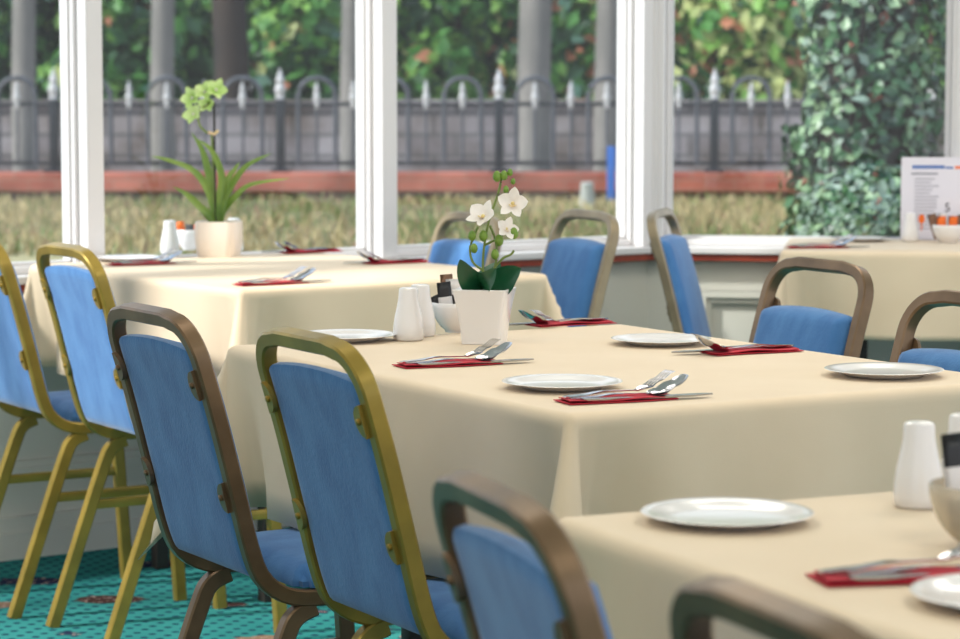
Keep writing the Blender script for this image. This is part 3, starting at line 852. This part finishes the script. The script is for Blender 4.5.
b1 = at(189, 250.5)
bowl(b1, .034, .055, 'small white bowl between the shaker and the cream orchid pot')
z1_ = ZC + .012
sachet(Vector((b1.x - .014, b1.y - .004, z1_)), .022, .068, (.05, -.15), .2, M['orange'], 'orange sachet leaning left in the small bowl by the cream pot')
sachet(Vector((b1.x + .002, b1.y - .008, z1_)), .024, .060, (.05, .05), -.2, M['sachetblack'], 'black and white sachet in the small bowl by the cream pot', stripe=M['sachetwhite'])
sachet(Vector((b1.x + .013, b1.y, z1_)), .022, .058, (.0, .15), .1, M['orange'], 'orange sachet on the right in the small bowl by the cream pot')
# nearest table: clear bowl with dark sachets
b3 = at(982, 548)
bowl(b3, .052, .060, 'clear glass bowl cut off by the right edge of the nearest table', M['clear'], .42)
sachet(Vector((b3.x - .016, b3.y + .004, ZC + .012)), .03, .098, (-.05, -.1), .2, M['sachetblack'], 'black sachet with white print standing in the clear bowl', stripe=M['sachetwhite'])
sachet(Vector((b3.x + .012, b3.y + .006, ZC + .012)), .03, .090, (-.05, .12), -.2, M['sachetblack'], 'plain black sachet at the right in the clear bowl')
# far right table: bowl of orange sachets, table number card, menu
b4 = at(948, 243.5)
bowl(b4, .047, .052, 'white bowl of orange sachets before the menu sheet')
for dx, dy, ly, m, lb, h in ((-.018, -.006, -.05, 'orange', 'orange sachet at the left front of the bowl before the menu', .066), (.010, -.008, .05, 'orange', 'orange sachet at the right front of the bowl before the menu', .066),
                          (-.026, .012, -.3, 'sachetbrown', 'brown sachet leaning left in the bowl before the menu', .074), (.022, .008, .3, 'sachetbrown', 'brown sachet leaning right in the bowl before the menu', .07), (-.008, .012, -.1, 'sachetwhite', 'white sachet at the back of the bowl before the menu', .074)):
    sachet(Vector((b4.x + dx, b4.y + dy, ZC + .012)), .026, h, (0, ly), 0, M[m], lb)
def text_part(name, s, size, loc, m, parent, rot=(pi / 2, 0, 0)):
    cu = bpy.data.curves.new(name, 'FONT'); cu.body = s; cu.size = size; cu.extrude = .0003; cu.align_x = 'CENTER'; cu.align_y = 'CENTER'
    tmp = bpy.data.objects.new(name + '_tmp', cu); C.objects.link(tmp)
    dg = bpy.context.evaluated_depsgraph_get(); me = bpy.data.meshes.new_from_object(tmp.evaluated_get(dg)); bpy.data.objects.remove(tmp)
    o = bpy.data.objects.new(name, me); C.objects.link(o); me.materials.clear(); me.materials.append(m); o.location = loc; o.rotation_euler = rot; o.parent = parent; return o
# menu, a stiff sheet leaning back a little on the table
mp_ = at(937, 240.6); mw, mh = .215, .245
menu = thing('menu_sheet', 'white printed menu sheet standing by the right window', 'menu', Vector((mp_.x, mp_.y, ZC)), radians(-6))
def tilt(z, y=0): return Vector((0, .10 * z + y, z))
bm = bmesh.new(); vs = box(bm, -mw / 2, mw / 2, -.001, .001, 0, mh)
for v in vs: v.co.y += .05 * v.co.z
obj('sheet', bm, M['paper'], menu, False)
bm = bmesh.new()                                         # strut at the back
for sx in (-.04, .04):
    vs = box(bm, sx - .008, sx + .008, .0, .002, 0, .15)
    for v in vs: v.co.y += .036 - .027 * v.co.z / .15
obj('back_strut', bm, M['paper'], menu, False)
def line(bm, x0, x1, z, h):
    vs = box(bm, x0, x1, -.0016, -.0011, z, z + h)
    for v in vs: v.co.y += .05 * v.co.z
bm = bmesh.new(); line(bm, -.075, .02, mh - .034, .010); line(bm, .022, .045, mh - .034, .006); obj('heading', bm, M['inkblue'], menu, False)
bm = bmesh.new(); line(bm, .05, .078, mh - .034, .008); obj('logo', bm, M['orange'], menu, False)
bm = bmesh.new(); rr = random.Random(4)
line(bm, -.078, .0, mh - .052, .006)
for k in range(15): line(bm, -.068, -.068 + rr.uniform(.04, .12), mh - .066 - k * .0105, .0032)
obj('printed_text', bm, M['inkgrey'], menu, False)
bm = bmesh.new(); lathe(bm, [(.0115, 0), (.0115, .0006)], 20)
for v in bm.verts:
    x, y, z = v.co; v.co = Vector((-.046 + x * .8, -.0017 - z + .05 * (.062 + y * 1.2), .062 + y * 1.2))
line(bm, -.048, -.044, .028, .024); obj('printed_emblem', bm, M['orange'], menu, False)
cd = at(951, 244)
card = thing('table_number_card', 'small white card reading 5 behind the orange sachets', 'card', Vector((cd.x + .004, cd.y + .066, ZC)), 0)
bm = bmesh.new(); lathe(bm, [(.016, 0), (.016, .003), (.002, .004), (.002, .075)], 16); obj('card_holder', bm, M['steeldark'], card)
bm = bmesh.new(); box(bm, -.036, .036, -.0006, .0006, .068, .128); obj('card', bm, M['paper'], card, False)
text_part('number', '5', .036, (-.004, -.0012, .100), M['inkblack'], card)

# ------------------------------------------------------------------ the garden
GZ = .36
bm = bmesh.new(); bm.faces.new([bm.verts.new(p) for p in ((-16, 9.6, GZ), (18, 9.6, GZ), (18, 20.1, GZ), (-16, 20.1, GZ))])
o = obj('lawn', bm, M['grassground'], None, False); o['kind'] = 'structure'
bm = bmesh.new(); bm.faces.new([bm.verts.new(p) for p in ((-16, 20.1, GZ - .02), (18, 20.1, GZ - .02), (18, 50, GZ - .02), (-16, 50, GZ - .02))])
o = obj('road', bm, M['road'], None, False); o['kind'] = 'structure'
def blades(n, x0, x1, y0, y1, h0, h1, seed, mats):
    r = random.Random(seed); bm = bmesh.new()
    for i in range(n):
        x, y = r.uniform(x0, x1), r.uniform(y0, y1); h = r.uniform(h0, h1); a = r.uniform(0, 2 * pi); w = .006 + .05 * h; l = h * r.uniform(.1, .7); b = r.uniform(0, 2 * pi)
        d = Vector((cos(a), sin(a), 0)) * w; ln = Vector((cos(b), sin(b), 0)) * l; p = Vector((x, y, GZ))
        v = [bm.verts.new(p - d), bm.verts.new(p + d), bm.verts.new(p + ln * .4 + d * .6 + Vector((0, 0, h * .6))), bm.verts.new(p + ln + Vector((0, 0, h)))]
        f = bm.faces.new(v); f.material_index = 0 if r.random() < .55 + .35 * sin(x * 1.3 + y * .7) else (1 if r.random() < .75 else 2)
    return obj('grass', bm, mats, None, False)
g = blades(26000, -5.2, 6.0, 13.2, 19.5, .03, .11, 5, [mat('dry_grass', rgb(176, 160, 122), .9, transl=.2), mat('green_grass', rgb(120, 132, 84), .9, transl=.2), mat('brown_grass', rgb(142, 112, 92), .9, transl=.2)])
tag(g, 'dry green and straw coloured grass between the windows and the railings', 'grass', kind='stuff')
# low brick wall with iron railings
FY = 20.0; PXM = FPX / FY
def fz(y): return HCAM - (y - HOR) / PXM
def fx(x): return (x - 480) / PXM
bm = bmesh.new();  box(bm, -7, 8.5, FY - .10, FY + .30, fz(191), fz(172), None, .015)
o = obj('brick_wall', bm, M['brick'], None, False); b2 = bmesh.new(); box(b2, -7, 8.5, FY - .02, FY + .22, GZ - .05, fz(191)); obj('wall_base', b2, M['darkstone'], o, False); tag(o, 'low red brick garden wall beneath the black railings', 'wall')
fence = thing('iron_railing', 'black iron bow-top railing with white finials on the brick wall', 'fence', (0, FY + .1, 0))
def finial_bm(z0, z1, r):
    bm = bmesh.new(); h = z1 - z0
    lathe(bm, [(r * .5, z0 - .02), (r * .5, z0), (r, z0 + h * .05), (r * .7, z0 + h * .12), (r * .95, z0 + h * .25), (r * 1.05, z0 + h * .36), (r * .75, z0 + h * .46), (r * .6, z0 + h * .52), (r * .85, z0 + h * .6), (r * .55, z0 + h * .74), (r * .3, z0 + h * .88), (.002, z1)], 12)
    return bm
cop = fz(172)
posts = [-168, 53, 280, 499, 715, 934, 1153]
for px in posts:
    x = fx(px); bm = bmesh.new(); box(bm, x - .035, x + .035, -.035, .035, cop, fz(99), None, .006); box(bm, x - .075, x + .075, -.075, .075, cop, cop + .03, None, .008)
    p = obj('post', bm, M['ironblack'], fence); bm = finial_bm(fz(100), fz(68), .042)
    for v in bm.verts: v.co.x += x
    obj('finial', bm, M['finial'], p)
for a, b in zip(posts, posts[1:]):
    for k in range(1, 6):
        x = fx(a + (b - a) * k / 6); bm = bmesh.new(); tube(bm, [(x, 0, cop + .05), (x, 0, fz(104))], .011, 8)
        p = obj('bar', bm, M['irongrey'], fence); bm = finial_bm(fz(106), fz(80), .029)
        for v in bm.verts: v.co.x += x
        obj('finial', bm, M['finial'], p)
        if k % 2:
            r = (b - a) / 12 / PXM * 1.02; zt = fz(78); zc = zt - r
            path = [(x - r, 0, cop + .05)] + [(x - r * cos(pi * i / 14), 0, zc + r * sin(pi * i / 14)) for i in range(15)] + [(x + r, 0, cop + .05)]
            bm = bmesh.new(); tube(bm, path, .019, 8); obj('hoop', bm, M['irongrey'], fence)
for z in (fz(104), cop + .07):
    bm = bmesh.new(); box(bm, fx(posts[0]), fx(posts[-1]), -.012, .012, z - .016, z + .016); obj('rail', bm, M['ironblack'], fence)
# grey stone wall across the lane
bm = bmesh.new(); box(bm, -9, 11, 24.6, 25.0, GZ - .05, HCAM - (104 - HOR) * 24.6 / FPX); box(bm, -9, 11, 24.55, 25.05, HCAM - (104 - HOR) * 24.6 / FPX, HCAM - (100 - HOR) * 24.6 / FPX, None, .02)
tag(obj('stone_wall', bm, M['stonewall'], None, False), 'grey stone wall behind the iron railings', 'wall')
# foliage
def leaves(n, sampler, size, seed, mats, pick, name, parent=None):
    r = random.Random(seed); vs, fs, mi = [], [], []
    for i in range(n):
        p, nrm = sampler(r); s = size * r.uniform(.6, 1.3)
        nrm = (nrm + Vector((r.gauss(0, .5), r.gauss(0, .5), r.gauss(0, .4) + .25))).normalized()
        a = nrm.cross(Vector((r.gauss(0, 1), r.gauss(0, 1), r.gauss(0, 1)))).normalized(); b = nrm.cross(a); k = len(vs)
        vs += [p + a * s, p + b * s * .55 + a * s * .15 + nrm * s * .12, p - a * s * .8, p - b * s * .55 + a * s * .15 + nrm * s * .12]
        fs.append((k, k + 1, k + 2, k + 3)); mi.append(pick(r, p))
    me = bpy.data.meshes.new(name); me.from_pydata([tuple(v) for v in vs], [], fs)
    for m in mats: me.materials.append(m)
    me.polygons.foreach_set('material_index', mi); me.update()
    o = bpy.data.objects.new(name, me); C.objects.link(o)
    if parent: o.parent = parent
    return o
LG = [mat('leaf_deep', rgb(46, 88, 52), .5, transl=.3), mat('leaf_mid', rgb(86, 146, 66), .5, transl=.4), mat('leaf_bright', rgb(142, 190, 92), .5, transl=.4), mat('leaf_pale', rgb(200, 206, 136), .5, transl=.4), mat('leaf_rust', rgb(188, 122, 90), .6, transl=.3), mat('leaf_blue', rgb(84, 124, 106), .5, transl=.3)]
def tree(name, label, px, d, W, D, H, n, weights, seed, size=.13, bark='barkdark', trunk=.12):
    x = (px - 480) / FPX * d
    t = thing(name, label, 'tree' if 'tree' in name else 'leafage', (x, d, GZ - .02), 0, 'trees and shrubs beyond the stone wall')
    r0 = random.Random(seed); lumps = []
    for i in range(30):
        q = r0.uniform(.25, .42) * min(W, D); lumps.append((Vector((r0.uniform(-1, 1) * (W / 2 - q), r0.uniform(-1, 1) * max(D / 2 - q, 0), r0.uniform(.16, 1) * H)), q))
    def smp(r):
        c, q = lumps[r.randrange(len(lumps))]; a = Vector((r.gauss(0, 1), r.gauss(0, 1), r.gauss(0, 1))).normalized()
        return c + Vector((a.x, a.y, a.z * .9)) * q * (r.random() ** .25), a
    ws = weights
    def pick(r, p): 
        k = sin(p.x * 2.3 + seed) + sin(p.z * 3.1 + seed * 2)
        w = list(ws)
        if k > .4: w[0] *= .3; w[2] *= 2
        elif k < -.6: w[0] *= 3; w[2] *= .4; w[3] *= .4
        return r.choices(range(6), w)[0]
    leaves(n, smp, size, seed, LG, pick, 'foliage', t)
    bm = bmesh.new(); tube(bm, catmull([(0, 0, 0), (r0.uniform(-.1, .1), 0, H * .35), (r0.uniform(-.2, .2), .1, H * .8)], 4), [trunk * (1 - .05 * i) for i in range(9)], 10); obj('trunk', bm, M[bark], t)
    for k in range(3):
        bm = bmesh.new(); a = r0.uniform(0, 6.28); tube(bm, catmull([(0, 0, H * (.25 + .12 * k)), (cos(a) * W * .2, sin(a) * D * .2, H * (.45 + .12 * k)), (cos(a) * W * .38, sin(a) * D * .38, H * (.6 + .12 * k))], 4), [trunk * .4 * (1 - .08 * i) for i in range(9)], 8); obj('branch', bm, M[bark], t)
    return t
W_dark = (4, 3.4, 1.2, .2, .06, 1.0); W_mid = (2.2, 4, 2.6, .4, .18, .5); W_pale = (1, 1.6, 2, 5, .6, .3); W_rust = (2.2, 3.2, 2, .5, 1.0, .4)
row1 = [(-75, 2.1, W_dark, 'dark leafy tree beyond the wall at the far left edge'), (125, 2.0, W_mid, 'mid green tree beyond the wall, left of the green orchid flowers'),
        (318, 1.5, W_mid, 'leafy green tree left of the middle window post'), (446, 1.0, W_mid, 'bright green tree just right of the middle window post'), (562, 1.2, W_rust, 'green and rusty tree left of the corner window post'),
        (735, 2.1, W_pale, 'pale yellow green tree in the right window, left of the ivy'), (945, 2.0, W_dark, 'dark tree beyond the wall at the right edge')]
for i, (px, W, w, lb) in enumerate(row1): tree('leafy_tree', lb, px, 27.0, W, 1.6, 3.4, 4200, w, 40 + i)
row2 = [(20, 2.3, W_dark, 'dark shrubby tree behind the first window post'), (225, 2.2, W_dark, 'dark green tree directly behind the green orchid flowers'), (395, 1.7, W_mid, 'green tree behind the middle window post'),
        (510, 1.0, W_rust, 'green tree with rusty leaves above the white orchid'), (650, 2.0, W_mid, 'grey green tree behind the corner window post'), (850, 2.2, W_pale, 'pale tree partly hidden behind the ivy-clad trunk')]
for i, (px, W, w, lb) in enumerate(row2): tree('leafy_tree', lb, px, 29.4, W, 1.8, 3.8, 4600, w, 60 + i)
for i in range(7):
    t = tree('leafy_tree', 'tall dark tree in the rear row of the trees beyond the wall', 480 + (-7.6 + 2.75 * i) * FPX / 32.4, 32.4, 2.7, 2.0, 5.0, 5600, W_dark, 80 + i, .17)
# bare grey trunks just behind the railings
for px, w, d, lb in ((25, 24, 22.2, 'grey tree trunk at the far left behind the railings'), (163, 24, 22.4, 'pale grey tree trunk behind the railings, left of the green orchid'), (351, 22, 22.2, 'grey tree trunk just left of the middle window post'),
                     (533, 34, 22.4, 'wide grey tree trunk behind the railings above the white orchid'), (606, 26, 22.3, 'grey tree trunk beside the corner window post')):
    x = (px - 480) / FPX * d; r = w / 2 * d / FPX
    bm = bmesh.new(); tube(bm, [(0, 0, 0), (.01, 0, .15), (0, 0, .8), (.03, 0, 2.0), (-.02, .05, 4.2)], [r * 1.25, r * 1.05, r, r * .95, r * .8], 14)
    o = obj('tree_trunk', bm, M['barkgrey']); o.location = (x, d, GZ - .02); tag(o, lb, 'tree trunk', 'grey trunks behind the railings')
bm = bmesh.new(); tube(bm, [(0, 0, 0), (.02, 0, .8), (-.02, 0, 2.0), (.1, .05, 4.2)], [.22, .18, .17, .14], 14); o = obj('tree_trunk', bm, M['barkdark']); o.location = ((232 - 480) / FPX * 25.6, 25.6, GZ - .02); tag(o, 'dark brown tree trunk behind the stone wall near the green orchid flowers', 'tree trunk')
# ivy-clad tree in the right window
IX, IY = (866 - 480) / FPX * 12.2, 12.2
tr = thing('ivy_clad_tree', 'thick old tree trunk under ivy in the right window', 'tree', (IX, IY, GZ - .02))
bm = bmesh.new(); tube(bm, [(-.06, 0, 0), (-.04, 0, .3), (0, 0, .8), (.0, 0, 1.6), (0, 0, 2.6), (.05, 0, 4)], [.30, .25, .23, .24, .26, .24], 18); obj('trunk', bm, M['barkdark'], tr)
bm = bmesh.new(); tube(bm, catmull([(-.12, -.29, .0), (-.10, -.30, .4), (-.12, -.31, .8), (-.07, -.31, 1.2), (-.10, -.31, 1.8), (-.08, -.3, 2.6)], 6), .012, 8); obj('vine_stem', bm, M['barkdark'], tr)
def ivy_s(r):
    z = r.random() ** .85 * 3.6 + .05; a = r.uniform(0, 2 * pi); hf = min(1, max(0, (z - .1) / .9))
    R = .27 + .07 * sin(a * 3 + z * 2.2) + .05 * hf + r.uniform(-.05, .07)
    return Vector((R * cos(a) + (.03 if z > .7 else -.05), R * sin(a), z)), Vector((cos(a), sin(a), .1))
IV = [mat('ivy_deep', rgb(34, 62, 44), .4), mat('ivy_mid', rgb(64, 104, 66), .35), mat('ivy_pale', rgb(130, 158, 120), .4), mat('ivy_grey', rgb(124, 144, 130), .5), mat('ivy_dead', rgb(136, 82, 66), .7)]
iv = leaves(9000, ivy_s, .040, 77, IV, lambda r, p: r.choices(range(5), (3, 4, 2.4, 1.2, 1.2 if p.z > 1.2 else .1))[0], 'climbing_ivy')
iv.location = (IX, IY, GZ - .02); tag(iv, 'dense green ivy climbing the thick trunk in the right window', 'ivy', kind='stuff')
def leafage_s(r):
    a = Vector((r.gauss(0, 1), r.gauss(0, 1), r.gauss(0, 1))).normalized(); return Vector((a.x * .34, a.y * .3, .28 + a.z * .26)) , a
sb = thing('grey_reflection', 'reflection shown as low grey green shrub at the foot of the ivy-clad trunk', 'leafage', ((875 - 480) / FPX * 11.3, 11.3, GZ - .02))  # leaf mass added in place of a grey-green reflection
leaves(2600, leafage_s, .035, 78, IV, lambda r, p: r.choices(range(5), (1.4, 1.5, 2, 4, .2))[0], 'foliage', sb)
bm = bmesh.new(); tube(bm, [(0, 0, 0), (.01, 0, .2), (0, .02, .4)], .012, 8); obj('stem', bm, M['barkdark'], sb)
# blue post and pale tapered block by the brick wall
bm = bmesh.new(); x = (611 - 480) / FPX * 19.6; box(bm, x - .03, x + .03, 19.57, 19.63, GZ, HCAM - (146 - HOR) * 19.6 / FPX, None, .006)
tag(obj('blue_post', bm, M['bluepaint']), 'short blue post before the railings beside the corner window post', 'post')
bm = bmesh.new(); lathe(bm, [(.062, 0), (.055, .06), (.045, .17), (.048, .2), (.03, .21)], 16); o = obj('pale_stub', bm, M['stubpale']); o.location = ((587 - 480) / FPX * 18.2, 18.2, GZ)  # solid added in place of an unidentified pale shape
tag(o, 'small pale upright bollard in the grass left of the blue post', 'stub')

# ------------------------------------------------------------------ light
w = bpy.data.worlds.new('sky'); bpy.context.scene.world = w; w.use_nodes = True
nt = w.node_tree; N = nt.nodes; Lk = nt.links
bg = N['Background']; tc = N.new('ShaderNodeTexCoord'); sp_ = N.new('ShaderNodeSeparateXYZ'); rp = N.new('ShaderNodeValToRGB')
rp.color_ramp.elements[0].position = 0.0; rp.color_ramp.elements[1].position = .7
rp.color_ramp.elements[0].color = (.92, .95, 1.0, 1); rp.color_ramp.elements[1].color = (.62, .78, 1.0, 1)
Lk.new(tc.outputs['Generated'], sp_.inputs[0]); Lk.new(sp_.outputs['Z'], rp.inputs[0]); Lk.new(rp.outputs[0], bg.inputs['Color']); bg.inputs['Strength'].default_value = 1.35
sun = bpy.data.lights.new('sun', 'SUN'); sun.energy = 5.2; sun.angle = radians(4); sun.color = (1, .97, .92)
so = bpy.data.objects.new('sun', sun); C.objects.link(so)
so.rotation_euler = Vector((.80, .25, -.62)).to_track_quat('-Z', 'Y').to_euler()
# unseen area lamps added under the ceiling as top fill
bm = bmesh.new(); box(bm, -2.34, -2.24, -1.2, 4.3, 0, 2.49); struct('wall_sunblock', bm, M['wall'])  # unseen wall added to keep the sun off the nearer chairs
for i, (x, y, p) in enumerate(((1.5, 6.2, 17), (-.9, 1.2, 17), (1.2, 1.2, 17), (-.9, 3.6, 17), (1.3, 3.8, 17), (.2, 5.7, 17))):
    l = bpy.data.lights.new('ceiling_fill', 'AREA'); l.shape = 'RECTANGLE'; l.size = 1.0; l.size_y = 1.0; l.energy = p; l.color = (1, .93, .82)
    o = bpy.data.objects.new('ceiling_fill', l); C.objects.link(o); o.location = (x, y, 2.47)
sc_ = bpy.context.scene
sc_.view_settings.view_transform = 'Standard'; sc_.view_settings.look = 'None'; sc_.view_settings.gamma = 1; sc_.view_settings.use_curve_mapping = False
sc_.view_settings.exposure = 0.08
